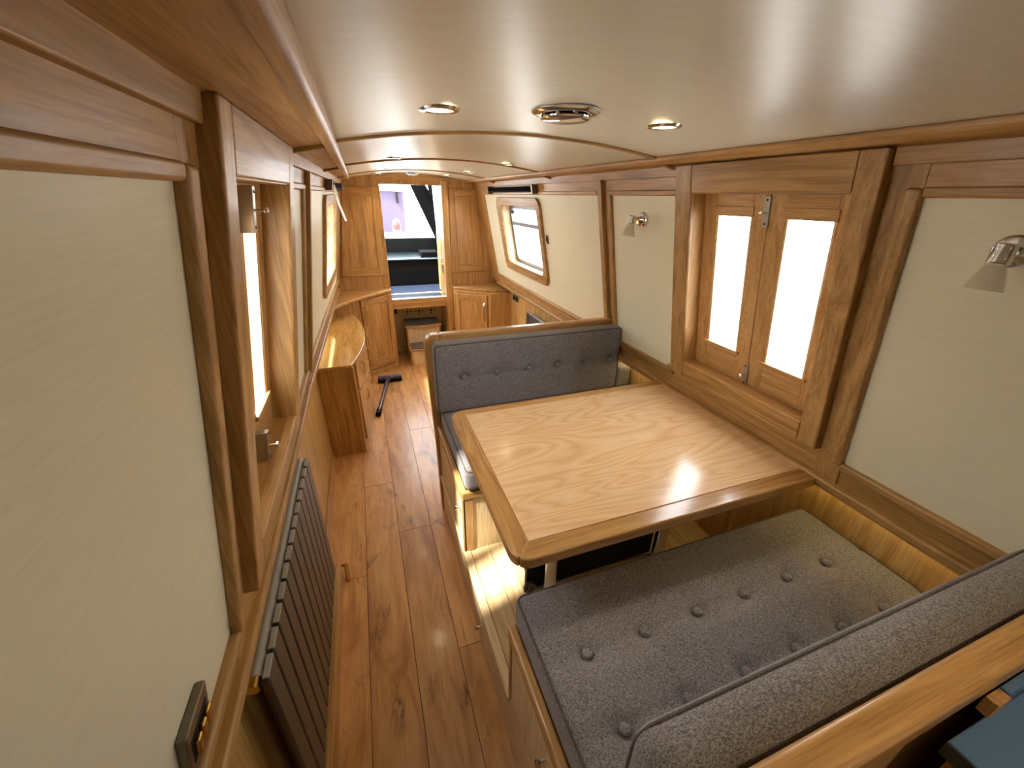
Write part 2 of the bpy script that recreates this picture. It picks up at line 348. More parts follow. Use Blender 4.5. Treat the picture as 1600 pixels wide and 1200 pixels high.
# ------------------------------------------------------------------ windows
def latch(side, y, z, par, hgt=.095):
    e = .024 if side == 'L' else 0
    p = wb(side, y - .011, y + .011, z - hgt / 2, z + hgt / 2, -.034, -.028 + e).build('latch', M['steel'], par, .002)
    for dz in (-.036, .036):
        c = Vector(W(side, y, z + dz, -.029 + e)); dr = Vector((1, 0, 0)) if side == 'L' else Vector((-1, 0, 0)); MB().cyl(c, c + dr * .002, .0035, n=10).build('screw', M['dark'], p)
    c = Vector(W(side, y, z - .002, -.028 + e)); MB().cyl(c, c + dr * .02, .003, n=10).build('pin', M['chrome'], p)
    MB().lathe(c + dr * .018, dr, [(.003, 0), (.008, .002), (.008, .006), (.004, .009)], 14).build('knob', M['chrome'], p)
def side_window(side, name, dy=0, mat='trim'):
    y0, y1, z0, z1 = WIN; y0 += dy; y1 += dy; t = wood('trim', 'z'); ty = wood('trim', 'y')
    oy0, oy1, oz0, oz1 = y0 - .063, y1 + .085, 1.055, 1.914
    def quad(pts, d0, d1): return MB().prism([W(side, a, b, d0) for a, b in pts], [W(side, a, b, d1) for a, b in pts])
    fr = struct(quad([(oy0, oz0), (oy0, oz1), (y0, oz1), (y0, oz0)], -.004, .036).build(name, t, None, .005))
    quad([(oy1, oz0), (oy1, oz1), (y1, oz1), (y1, oz0)], -.004, .036).build('architrave', t, fr, .005)
    quad([(y0 + .0005, oz1), (y1 - .0005, oz1), (y1 - .0005, z1), (y0 + .0005, z1)], -.004, .036).build('architrave', ty, fr, .005)
    quad([(y0 + .0005, oz0), (y1 - .0005, oz0), (y1 - .0005, z0), (y0 + .0005, z0)], -.004, .036).build('architrave', ty, fr, .005)
    # reveal lining
    wb(side, y0 - .008, y0 + .0015, z0 - .01, z1 + .01, -.10, .03).build('lining', t, fr); wb(side, y1 - .0015, y1 + .008, z0 - .01, z1 + .01, -.10, .03).build('lining', t, fr)
    wb(side, y0, y1, z1 - .0015, z1 + .008, -.10, .03).build('lining', ty, fr); wb(side, y0, y1, z0 - .008, z0 + .0015, -.10, .03).build('sill', ty, fr)
    ym = (y0 + y1) / 2 + .003; sm = wood('sash', 'z'); sy = wood('sash', 'y')
    for a, b, g0, g1 in ((y0 + .002, ym - .002, y0 + .068, ym - .062), (ym + .002, y1 - .002, ym + .062, y1 - .062)):
        d0, d1 = -.066, -.035; gz0, gz1 = 1.25, 1.748
        sash = wb(side, a, g0, z0 + .002, z1 - .001, d0, d1).build('sash', sm, fr, .002)
        wb(side, g1, b, z0 + .002, z1 - .001, d0, d1).build('stile', sm, sash, .002)
        wb(side, g0, g1, gz1, z1 - .001, d0, d1).build('rail', sy, sash, .002); wb(side, g0, g1, z0 + .002, gz0, d0, d1).build('rail', sy, sash, .002)
        wb(side, g0 - .008, g1 + .008, gz1 - .001, gz1 + .032, d1 - .001, d1 + .006).build('bead', sy, sash, .002)
        wb(side, g0 - .012, g1 + .012, gz0 - .010, gz0 + .004, d1 - .001, d1 + .009).build('bead', sy, sash, .002)
        for q in (g0, g1 - .007): wb(side, q, q + .007, gz0, gz1, d0 + .01, d1 - .004).build('bead', wood('pale', 'z'), sash)
        wb(side, g0, g1, gz0, gz1, -.060, -.056).build('glass', M['glass'], sash, smooth=False)
    k = .034 if side == 'L' else .004
    latch(side, ym + k, z1 - .055, fr); latch(side, ym + k, z0 + .045, fr, .085)
side_window('R', 'window_1'); side_window('L', 'window_2')
side_window('R', 'window_5', -2.26)
def far_window(side, name):
    o = rrect(2.84, 3.845, 1.165, 1.79, .07); i = rrect(2.903, 3.737, 1.238, 1.727, .055)
    f = lambda pts, d: [W(side, a, b, d) for a, b in pts]
    fr = struct(MB().ring(f(o, -.004), f(i, -.004), f(o, .022), f(i, .022)).build(name, wood('trim', 'y'), None, .005))
    # the reveal: rounded inside, square hole behind
    MB().ring(f(rrect(2.895, 3.745, 1.23, 1.735, .06), -.09), f(i, -.09), f(rrect(2.895, 3.745, 1.23, 1.735, .06), 0), f(i, 0)).build('reveal', wood('pale', 'y'), fr)
    j = rrect(2.935, 3.705, 1.268, 1.70, .05); al = MB().ring(f(i, -.085), f(j, -.085), f(i, -.065), f(j, -.065)).build('alu_frame', M['alu'], fr, .002)
    wb(side, 2.93, 3.71, 1.565, 1.595, -.088, -.055).build('transom', M['alu'], al, .002)
    for yy in (3.0, 3.62): wb(side, yy - .02, yy + .02, 1.66, 1.69, -.06, -.045).build('catch', M['black'], al, .002)
    MB().prism(f(j, -.078), f(j, -.074)).build('glass', M['glass'], fr, smooth=False)
far_window('R', 'window_3'); far_window('L', 'window_4')

# ------------------------------------------------------------------ bow bulkhead and door opening
bk = MB(); BY = 4.55
for a in ((XL - .1, .228, BY, BY + .03, 0, 2.0), (.825, XR + .1, BY, BY + .03, 0, 2.0)): bk.box(*a)
bk.box(.228, .825, BY, BY + .03, 1.888, 2.0)
bulk = struct(bk.build('wall_front', wood('oak', 'z'), smooth=False))
B(.228, .825, BY - .012, BY + .012, .645, .742).build('sill_rail', wood('oak', 'x'), bulk, .003)
B(.226, .827, BY - .015, BY + .06, .742, .752).build('metal_sill', M['steel'], bulk, .002)
arcsheet(BY - .01, BY, -.058, -.002, .21, .93).build('head_rail', wood('oak', 'x'), bulk)
for x0 in (.206, ): B(x0, .228, BY - .012, BY, .745, 1.93).build('jamb', wood('oak', 'z'), bulk, .003)
# recess behind the steps
B(.20, .228, BY + .02, 4.98, 0, .72).build('recess_side', wood('oak', 'z'), bulk); B(.825, .853, BY + .02, 4.98, 0, .72).build('recess_side', wood('oak', 'z'), bulk)
rp = B(.228, .825, 4.955, 4.98, 0, .72).build('recess_panel', wood('ply', 'z'), bulk)
vh = MB()
for cx in (.415, .557, .70):
    for dx, dz, r in ((0, 0, .013), (.042, 0, .008), (-.042, 0, .008), (0, .034, .008), (0, -.034, .008)): vh.cyl((cx + dx, 4.9545, .498 + dz), (cx + dx, 4.9575, .498 + dz), r, n=14)
vh.build('vent_hole', M['black'], rp)['kind'] = 'stuff'
sw = B(.262, .290, 4.946, 4.956, .485, .545).build('switch', M['black'], rp, .002)
# framed panels of the bulkhead: doors of the tall side lockers
def framed(par_name, x00, x01, x10, x11, z0, z1, struct_parent, hx, hside):
    def P(u, v, d):   # trapezoid following the leaning side
        t = (v - z0) / (z1 - z0); a = x00 + (x10 - x00) * t; b = x01 + (x11 - x01) * t; return (a + (b - a) * u, BY - d, v)
    def q(u0, u1, v0, v1, d0, d1): return MB().hexa([P(u0, v0, d0), P(u1, v0, d0), P(u1, v0, d1), P(u0, v0, d1), P(u0, v1, d0), P(u1, v1, d0), P(u1, v1, d1), P(u0, v1, d1)])
    dr = q(0, 1, z0, z1, 0, .012).build(par_name, wood('oak', 'z'), struct_parent, .002)
    q(0, .17, z0, z1, .012, .026).build('stile', wood('oak', 'z'), dr, .003); q(.83, 1, z0, z1, .012, .026).build('stile', wood('oak', 'z'), dr, .003)
    q(.17, .83, z0, z0 + .075, .012, .026).build('rail', wood('oak', 'x'), dr, .003); q(.17, .83, z1 - .07, z1, .012, .026).build('rail', wood('oak', 'x'), dr, .003)
    for k in range(3): q(.185 + .21 * k, .185 + .21 * (k + 1) - .006, z0 + .085, z1 - .08, .012, .015).build('panel_board', wood('oak', 'z'), dr, .001)
    hy = BY - .02
    MB().tube([(hx, hy, 1.33), (hx, hy - .022, 1.345), (hx, hy - .026, 1.39), (hx - .006 * hside, hy - .022, 1.43), (hx - .006 * hside, hy, 1.445)], .006, 8).build('handle', M['steel'], dr)
framed('locker_door', -.235, .205, -.125, .205, 1.02, 1.862, bulk, -.205, -1)
framed('locker_door', .900, 1.375, .905, 1.225, 1.02, 1.862, bulk, 1.285, 1)
post = B(.826, .895, BY - .055, BY, 0, 1.93).build('door_post', wood('oak', 'z'), bulk, .006)
d1 = struct(B(.826, .868, BY + .035, BY + .40, .76, 1.885).build('door_1', wood('oak', 'z'), None, .004))
B(.822, .827, BY + .06, BY + .36, 1.02, 1.83).build('door_pane', M['glass'], d1); B(.826, .834, BY + .032, BY + .036, .78, 1.86).build('edge_strip', M['chrome'], d1)
B(.818, .826, BY + .05, BY + .11, 1.00, 1.10).build('door_lock', M['steel'], d1, .003)

# ------------------------------------------------------------------ exterior seen through door and windows
g = struct(B(-30, -1.2, -20, 60, -.3, -.25).build('ground', M['quay'])); struct(B(2.2, 30, -20, 60, -.3, -.25).build('ground', M['quay']))
wtr = MB().box(-1.2, 2.2, -20, 60, -.62, -.6).build('water', M['deck']); struct(wtr)
dk = tag(B(-.0, 1.08, 4.6, 5.46, .69, .715).build('well_deck', M['deck'], None, .004), 'wet dark blue bow deck floor beyond the door', 'deck')
for sx, q in ((-.05, 'left'), (1.12, 'right')): tag(B(sx - .02, sx + .02, 4.6, 6.19, .3, 1.22).build('bulwark', M['darksteel']), 'black steel bulwark along the %s side of the bow deck' % q, 'bulwark')
ld = thing('deck_locker', 'black steel locker across the bow with flat shiny lid', 'locker', (.55, 5.8, .69))
B(.02, 1.06, 5.46, 6.14, .69, 1.035).build('body', M['darksteel'], ld, .01); B(.0, 1.07, 5.44, 6.16, 1.035, 1.055).build('lid', M['lid'], ld, .006)
B(.72, .95, 5.6, 5.9, 1.056, 1.11).build('hatch', M['canvas'], ld, .01)
tag(B(-.3, 1.5, 6.2, 6.26, .6, 1.235).build('bow_bulkhead', M['darksteel'], None, .01), 'black steel bow coaming behind the deck locker', 'panel')
cv = thing('cratch_cover', 'black canvas cratch cover with a sloping flap over the bow', 'cover', (.9, 6.1, 1.2))
def slat(pts, y0, y1): return MB().prism([(x, y0, z) for x, z in pts], [(x, y1, z) for x, z in pts])
slat([(.69, 1.95), (.88, 1.95), (1.12, 1.58), (1.13, 1.08), (1.06, 1.10)], 6.05, 6.12).build('flap', M['canvas'], cv, .01)
slat([(.92, 1.95), (1.20, 1.95), (1.20, 1.75), (1.06, 1.68), (.94, 1.80)], 5.9, 6.04).build('rolled_canvas', M['canvas'], cv, .03)
slat([(.20, 1.95), (.255, 1.95), (.24, 1.84), (.20, 1.78)], 5.9, 6.0).build('left_flap', M['canvas'], cv, .005)
MB().tube([(.95, 5.7, 1.9), (1.0, 5.9, 1.5), (1.03, 6.0, 1.2)], .018, 8).build('strap', M['white'], cv)
bl = thing('quay_building', 'flat lilac-grey rendered wall of a building beyond the bow', 'building', (-1.2, 24, -.25))
B(-6.0, 2.37, 24, 27, -.25, 1.94).build('wall', M['lilac'], bl); B(-6.1, 2.39, 23.9, 27.1, 1.94, 1.98).build('parapet', M['white'], bl); B(2.0, 2.09, 23.86, 23.99, 1.38, 1.9).build('window_slot', M['black'], bl)
tb = thing('bow_lantern', 'small red and white bow lantern standing at the stem', 'lamp', (.57, 7.3, 1.10))
MB().lathe((.57, 7.3, 1.10), (0, 0, 1), [(.03, 0), (.03, .12), (.07, .125), (.07, .16), (.05, .17)], 16).build('base', M['white'], tb)
MB().lathe((.57, 7.3, 1.27), (0, 0, 1), [(.06, 0), (.075, .05), (.06, .1), (.03, .12)], 16).build('lamp_glass', M['red'], tb)
MB().lathe((.57, 7.3, 1.39), (0, 0, 1), [(.05, 0), (.05, .02), (.01, .05)], 16).build('cap', M['white'], tb)
tag(B(-.2, 1.3, 6.27, 9.0, -.6, 1.10).build('foredeck', M['white'], None, .02), 'pale foredeck ahead of the black bow coaming', 'deck')
tag(B(2.3, 3.2, 1.5, 4.0, -.25, .55).build('pontoon', M['stone'], None, .01), 'grey pontoon edge outside the far right window', 'pontoon')

# ------------------------------------------------------------------ ceiling lamps and mushroom vents
def spot(x, y, label, power=3):
    z = cz(x); t = thing('ceiling_spotlight', label, 'light', (x, y, z), 'recessed ceiling spotlights')
    MB().ring([(x + .047 * math.cos(a), y + .047 * math.sin(a), z - .001) for a in A24], [(x + .031 * math.cos(a), y + .031 * math.sin(a), z - .001) for a in A24],
              [(x + .043 * math.cos(a), y + .043 * math.sin(a), z - .006) for a in A24], [(x + .032 * math.cos(a), y + .032 * math.sin(a), z - .007) for a in A24]).build('bezel', M['chrome'], t)
    MB().cyl((x, y, z - .0045), (x, y, z - .001), .0315, n=24).build('diffuser', M['bulb'], t)
    l = bpy.data.lights.new('spot_lamp', 'SPOT'); l.energy = power; l.spot_size = 2.1; l.spot_blend = .8; l.color = (1, .78, .48); l.shadow_soft_size = .02
    lo = bpy.data.objects.new('spot_lamp', l); COL.objects.link(lo); lo.parent = t; lo.location = (0, 0, -.012)
A24 = [2 * math.pi * k / 24 for k in range(24)]
spot(.195, 1.035, 'lit ceiling spotlight nearest on the left, chrome ring'); spot(.80, 1.05, 'lit ceiling spotlight nearest on the right, beside the big vent')
spot(.205, 2.45, 'dim ceiling spotlight on the left of the second bay'); spot(.865, 2.52, 'lit ceiling spotlight on the right of the second bay')
spot(.20, 3.5, 'dim ceiling spotlight on the left of the third bay'); spot(.88, 3.52, 'lit ceiling spotlight on the right of the third bay')
spot(.20, 4.32, 'faint ceiling spotlight left above the bow door'); spot(.86, 4.28, 'lit ceiling spotlight right above the bow door post')
spot(.80, -.35, 'added unseen ceiling spotlight brightening the galley worktop', 9)  # added out of view to brighten the dark galley corner
def vent(x, y, r, label):
    z = cz(x) - .002; t = thing('ceiling_vent', label, 'vent', (x, y, z))
    MB().lathe((x, y, z), (0, 0, -1), [(r, 0), (r, .003), (r * .9, .008), (r * .72, .010), (r * .72, .004)], 40).build('flange', M['chrome'], t)
    c = MB().lathe((x, y, z), (0, 0, -1), [(r * .60, 0), (r * .60, .014)], 32).build('neck', M['dark'], t)
    MB().lathe((x, y, z - .013), (0, 0, -1), [(r * .72, 0), (r * .74, .003), (r * .66, .007), (.002, .009)], 40).build('cap', M['chrome'], t)
    for k in range(8):
        a = math.pi / 4 * k; p = (x + r * .64 * math.cos(a), y + r * .64 * math.sin(a)); MB().cyl((*p, z - .002), (*p, z - .014), .006, n=8).build('spacer', M['chrome'], t)
vent(.50, 1.035, .082, 'round chrome mushroom vent between the two nearest spotlights'); vent(.53, 4.30, .07, 'small chrome vent above the bow door')
# LED strips tucked under the gunwale rails
for side, a, b, lb in (('R', .12, 1.97, 'warm strip light under the right gunwale rail beside the seats'), ('L', 2.82, 4.1, 'warm strip light under the left rail above the drawer unit')):
    x = XR - .035 if side == 'R' else XL + .035
    tag(B(x - .006, x + .006, a, b, .917, .924).build('led_strip', M['led']), lb, 'light')

# ------------------------------------------------------------------ wall lamps
def wall_lamp(y, z, label):
    c = Vector(W('R', y, z, 0)); t = thing('wall_lamp', label, 'lamp', c, 'chrome reading lamps on the right wall')
    MB().lathe(c, (-1, 0, 0), [(.032, 0), (.032, .006), (.026, .012), (.012, .014)], 28).build('wall_plate', M['chrome'], t)
    k = c + Vector((-.012, 0, -.012)); MB().lathe(k, (-1, 0, 0), [(.006, 0), (.011, .008), (.008, .018)], 14).build('switch', M['brass'], t)
    MB().tube([c + Vector((-.01, 0, .006)), c + Vector((-.035, -.005, .008)), c + Vector((-.06, -.012, .002))], .006, 10).build('arm', M['chrome'], t)
    h = c + Vector((-.072, -.016, .018)); MB().lathe(h, (-.12, 0, -1), [(.012, 0), (.0165, .003), (.0165, .018), (.0175, .02), (.0175, .038)], 24).build('lamp_holder', M['chrome'], t)
    MB().lathe(h + Vector((-.004, 0, -.038)), (-.12, 0, -1), [(.015, 0), (.020, .015), (.027, .035), (.030, .05), (.028, .05), (.018, .016), (.013, .002)], 24).build('lamp_shade', M['frost'], t)
wall_lamp(1.665, 1.712, 'chrome wall lamp on the narrow cream panel between window and far seat'); wall_lamp(.455, 1.715, 'chrome wall lamp with frosted shade, nearest, right of the window')
# switch plate on the near left wall
sp = thing('switch_plate', 'square bronze socket plate with brass rockers low on left wall', 'switch', W('L', .41, 1.10, 0))
wb('L', .392, .470, 1.060, 1.158, 0, .014).build('plate', M['switch'], sp, .003)
wb('L', .402, .460, 1.085, 1.135, .012, .0145).build('recess', M['dark'], sp)
for k in range(3): wb('L', .405 + .018 * k, .420 + .018 * k, 1.094, 1.126, .014, .022).build('rocker', M['brass'], sp, .003)
t = thing('wall_switch', 'small black catch on cream wall beside far right window', 'switch', W('R', 2.79, 1.52, 0)); wb('R', 2.775, 2.805, 1.49, 1.55, 0, .008).build('plate', M['switch'], t, .002); wb('R', 2.783, 2.797, 1.505, 1.535, .008, .014).build('toggle', M['black'], t, .002)
t = thing('wall_socket', 'brown double socket on the right lower boarding by the counter', 'socket', (XR, 3.96, .82)); B(XR - .008, XR, 3.88, 4.04, .79, .85).build('plate', M['switch'], t, .002)
for yy in (3.92, 4.0): B(XR - .012, XR - .008, yy - .02, yy + .02, .803, .837).build('outlet', M['black'], t, .001)
# blinds rolled above the far windows
for side, lb in (('R', 'dark rolled blind above the far right window'), ('L', 'dark rolled blind above the far left window, with a pale wand')):
    t = thing('roller_blind', lb, 'blind', W(side, 3.4, 1.84, .0)); a = Vector(W(side, 2.86, 1.848, .034)); b = Vector(W(side, 3.92, 1.848, .034))
    MB().cyl(a, b, .017, n=16).build('roll', M['canvas'], t); MB().cyl(a + Vector((0, 0, -.014)), b + Vector((0, 0, -.014)), .008, n=10).build('bottom_bar', M['dark'], t)
    for yy in (2.85, 3.93): wb(side, yy - .012, yy + .012, 1.815, 1.875, .008, .055).build('bracket', M['switch'], t, .003)
    if side == 'L': MB().tube([W('L', 2.95, 1.85, .05), W('L', 3.2, 1.73, .075), W('L', 3.4, 1.62, .11)], .007, 8).build('wand', M['white'], t)

# ------------------------------------------------------------------ radiators
def radiator(side, y0, y1, z0, z1, label, n):
    sg = 1 if side == 'L' else -1; xw = XL if side == 'L' else XR
    t = thing('radiator', label, 'radiator', (xw + sg * .05, (y0 + y1) / 2, z0)); p = (y1 - y0) / n
    for k in range(n):
        a = y0 + p * k; B(*sorted((xw + sg * .058, xw + sg * .074)), a + .003, a + p - .003, z0, z1).build('slat', M['rad'], t, .0065, seg=3)
        if side == 'L': B(*sorted((xw + sg * .0585, xw + sg * .0735)), a + .006, a + p - .006, z1 - .004, z1 + .002).build('cap', M['radtop'], t, .002)  # lighter caps put the light on the slat tops into the colour
    for zz in (z1 - .014, z0 + .06):
        MB().cyl((xw + sg * .040, y0 + .02, zz), (xw + sg * .040, y1, zz), .0145, n=16).build('manifold', M['radtop'], t)
    MB().cyl((xw + sg * .040, y0 - .006, z1 - .014), (xw + sg * .040, y0 + .02, z1 - .014), .0135, n=14).build('end_plug', M['brass'], t)
    for yy in (y0 + .1, y1 - .1): B(*sorted((xw, xw + sg * .04)), yy - .015, yy + .015, z1 - .08, z1 - .04).build('bracket', M['rad'], t)
radiator('L', .70, 1.62, .10, .775, 'tall anthracite slatted radiator on the near left wall', 13)
radiator('R', 2.55, 3.47, .15, .80, 'anthracite slatted radiator on the right wall beyond the far seat', 13)
bx = tag(B(XL, XL + .096, .2, 1.66, 0, .095).build('pipe_boxing', wood('oak', 'y'), None, .004), 'low wooden pipe boxing on the floor under the left radiator', 'boxing')
pe = tag(MB().tube([(XL + .08, 1.675, .05), (XL + .112, 1.68, .048), (XL + .122, 1.60, .014)], .011, 10).build('heating_pipe', M['brass']), 'short bent copper pipe at the end of the left pipe boxing', 'pipe')

# ------------------------------------------------------------------ drawer unit on the left
def handle_arc(p0, p1, out, mat, par, r=.005):
    p0 = Vector(p0); p1 = Vector(p1); o = Vector(out)
    MB().tube([p0, p0 + o * .8 + (p1 - p0) * .1, p0 + o + (p1 - p0) * .35, p0 + o + (p1 - p0) * .65, p0 + o * .8 + (p1 - p0) * .9, p1], r, 8).build('handle', mat, par)
un = thing('drawer_unit', 'bow-fronted oak drawer unit with a glossy D-shaped top, left wall', 'cabinet', (-.3, 3.4, 0))
def front(y, dx=0):
    t = (y - 2.80) / (4.12 - 2.80); return -.195 + dx + .10 * math.sin(math.pi * min(max(t, 0), 1)) ** .8
ysu = [2.80 + (4.12 - 2.80) * i / 20 for i in range(21)]
MB().polyz([(XL, 2.80)] + [(front(y), y) for y in ysu] + [(XL, 4.12)], .0, .705).build('carcass', wood('oak', 'z'), un)
MB().polyz([(XL + .002, 2.77)] + [(-.18, 2.77)] + [(front(y, .018), y) for y in ysu[1:]] + [(XL + .002, 4.14)], .705, .727).build('top', wood('gloss', 'y'), un, .005)
B(XL, -.185, 2.785, 2.80, 0, .705).build('end_panel', wood('oak', 'z'), un, .002)
B(-.215, -.172, 2.78, 2.825, 0, .705).build('corner_post', wood('trim', 'z'), un, .006)
ds = [2.87, 3.15, 3.46, 3.77, 4.06]
for a, b in zip(ds[:-1], ds[1:]):
    for z0, z1 in ((.06, .47), (.485, .69)):
        s = [a + .004 + (b - a - .008) * i / 5 for i in range(6)]
        d = MB().polyz([(front(y, -.002), y) for y in s] + [(front(y, .014), y) for y in reversed(s)], z0, z1).build('drawer' if z0 > .3 else 'cupboard_door', wood('oak', 'z'), un, .002)
        m_ = (a + b) / 2; x_ = front(m_, .014)
        handle_arc((x_, m_, z1 - .13), (x_, m_, z1 - .03), (.022, 0, 0), M['brass'], d, .004)

# ------------------------------------------------------------------ corner cupboards by the bow door
def corner_cupboard(label, body, top, p, q, hinge):
    t = thing('corner_cupboard', label, 'cupboard', (body[0][0], body[0][1], 0))
    MB().polyz(body, 0, .85).build('carcass', wood('oak', 'z'), t)
    MB().polyz(top, .85, .88).build('counter', wood('oak', 'x'), t, .008)
    P0 = Vector((*p, 0)); Q0 = Vector((*q, 0)); u = (Q0 - P0); L = u.length; u.normalize(); nrm = Vector((u.y, -u.x, 0))
    if nrm.y > 0: nrm = -nrm
    def q4(a, b, z0, z1, d0, d1): return MB().hexa([tuple(P0 + u * s + nrm * d + Vector((0, 0, z))) for z in (z0, z1) for s, d in ((a, d0), (b, d0), (b, d1), (a, d1))])
    d = q4(.02, L - .02, .10, .83, 0, .012).build('door', wood('oak', 'z'), t, .002)
    q4(.02, .075, .10, .83, .012, .026).build('stile', wood('oak', 'z'), d, .002); q4(L - .075, L - .02, .10, .83, .012, .026).build('stile', wood('oak', 'z'), d, .002)
    q4(.075, L - .075, .77, .83, .012, .026).build('rail', wood('oak', 'x'), d, .002); q4(.075, L - .075, .10, .165, .012, .026).build('rail', wood('oak', 'x'), d, .002)
    k = .045 if hinge == 'R' else L - .045; c = P0 + u * k + nrm * .026
    handle_arc(c + Vector((0, 0, .56)), c + Vector((0, 0, .75)), nrm * .030, M['chrome'], d, .008)
    pl = q4(0.01, L - .01, .0, .09, 0, .008).build('plinth', wood('oak', 'x'), t, .002)
    if hinge == 'R':
        for i in range(10): q4(.04 + (L - .08) * i / 10, .04 + (L - .08) * (i + .6) / 10, .050, .060, .007, .009).build('slot', M['black'], pl)
corner_cupboard('oak corner cupboard left of the bow door, slotted plinth', [(XL, 4.22), (-.12, 4.27), (.222, 4.49), (.222, 4.55), (XL, 4.55)],
                [(-.39, 3.86), (-.30, 3.87), (-.22, 4.0), (-.13, 4.12), (0, 4.26), (.12, 4.38), (.226, 4.47), (.226, 4.55), (-.39, 4.55)], (-.12, 4.27), (.222, 4.49), 'R')
corner_cupboard('oak corner cupboard right of the bow door beside the wall boarding', [(.84, 4.40), (1.225, 4.09), (XR, 4.09), (XR, 4.55), (.896, 4.55), (.896, 4.37)][1:] ,
                [(.89, 4.42), (1.05, 4.31), (1.22, 4.18), (1.36, 4.15), (1.45, 4.14), (1.45, 4.55), (.896, 4.55)], (.875, 4.345), (1.21, 4.105), 'L')

# ------------------------------------------------------------------ boarding steps
st = thing('boarding_steps', 'two-tread wooden boarding steps with grey carpet pads at the bow door', 'steps', (.56, 4.7, 0))
B(.375, .745, 4.66, 4.94, 0, .385).build('upper_box', wood('ply', 'z'), st); B(.385, .725, 4.43, 4.66, 0, .17).build('lower_box', wood('ply', 'z'), st)
for a, b, yy, z in ((.36, .376, 4.655, .385), (.744, .76, 4.655, .385)): B(a, b, yy, 4.94, 0, z).build('side', wood('oak', 'z'), st, .002)
for a, b in ((.365, .387), (.723, .745)): B(a, b, 4.42, 4.66, 0, .17).build('side', wood('oak', 'z'), st, .002)
def tread(x0, x1, y0, y1, z0, z1):
    n = 10; fr_ = [(x0 + (x1 - x0) * i / n, y0 - .03 * math.sin(math.pi * i / n)) for i in range(n + 1)]
    MB().polyz(fr_ + [(x1, y1), (x0, y1)], z0, z1).build('tread', wood('oak', 'x'), st, .006)
    MB().polyz([(x + (CXs - x) * .12, y + .022) for x, y in fr_] + [(x1 - .03, y1 - .02), (x0 + .03, y1 - .02)], z1, z1 + .008).build('carpet_pad', M['carpet'], st, .003)
CXs = .56; tread(.345, .775, 4.64, 4.95, .385, .41); tread(.352, .758, 4.42, 4.66, .17, .195)

# ------------------------------------------------------------------ vacuum head on the floor
vc = thing('vacuum_head', 'purple and grey vacuum floor head with its wand on the planks', 'vacuum', (.08, 4.0, 0))
B(-.03, .215, 4.02, 4.12, .004, .045).build('nozzle', M['black'], vc, .016, seg=4)
MB().cyl((-.02, 4.055, .045), (.205, 4.055, .045), .028, n=18).build('roller_cover', M['purple'], vc)
MB().cyl((.075, 4.04, .05), (.06, 3.93, .06), .026, .02, 16).build('neck', M['purple'], vc)
MB().cyl((.06, 3.95, .055), (-.045, 3.40, .028), .019, n=16).build('wand', M['tubegrey'], vc)
MB().cyl((-.045, 3.40, .028), (-.063, 3.31, .024), .024, n=16).build('collar', M['black'], vc); MB().cyl((-.048, 3.385, .028), (-.051, 3.37, .028), .026, n=16).build('band', M['chrome'], vc)

# ------------------------------------------------------------------ raised dinette platform
pf = thing('dinette_platform', 'raised oak dinette floor, boards coloured paler as if sunlit, pull-out front', 'platform', (.85, 1.0, 0))
B(.272, XR - .002, .12, 1.99, 0, .262).build('base', wood('ply', 'y'), pf)
for a, b in ((.298, .385), (.385, .57), (.57, .755), (.755, .94), (.94, 1.125), (1.125, 1.31), (1.31, 1.457)):
    B(a + .001, b - .001, .75, 1.37, .262, .270).build('plank', wood('pale', 'y'), pf, .0008, seg=1)  # boards paler than the floor planks: sunlight put into the wood colour
B(.262, .297, .72, 1.99, .245, .274).build('nosing', wood('ply', 'y'), pf, .004)
MB().lathe((.27, 1.10, .10), (-1, 0, 0), [(.005, 0), (.005, .014), (.011, .018), (.011, .024), (.007, .027)], 14).build('knob', M['chrome'], pf)
def bench(y0, y1, label, knob_y, front_y, far):
    # seat box; front_y is the face towards the table
    t = thing('seat_box', label, 'bench', (.85, (y0 + y1) / 2, .27))
    B(.28, XR - .004, y0 + .006, y1 - .006, .272, .585).build('carcass', wood('ply', 'z'), t)
    B(.272, .28, y0, y1, .272, .585).build('end_panel', wood('ply', 'z'), t, .001)
    fy = (front_y, front_y + .02) if far else (front_y - .02, front_y)
    for a, b in ((.268, .318), (XR - .06, XR - .008)): B(a, b, *fy, .272, .585).build('stile', wood('oak', 'z'), t, .003)
    B(.268, XR - .008, fy[0] - (.004 if far else -.0), fy[1] + (0 if far else .004), .585, .625).build('seat_rail', wood('oak', 'x'), t, .006)
    B(.262, .292, y0, y1, .585, .630).build('side_rail', wood('oak', 'y'), t, .010, seg=3)
    MB().lathe((.272, knob_y, .50), (-1, 0, 0), [(.005, 0), (.005, .016), (.011, .02), (.011, .027), (.007, .03)], 14).build('knob', M['chrome'], t)
    return t
bench(1.36, 1.955, 'pale seat box of the far bench, facing the table', 1.42, 1.36, True)
bench(.148, .73, 'pale seat box of the near bench under the buttoned cushion', .45, .73, False)
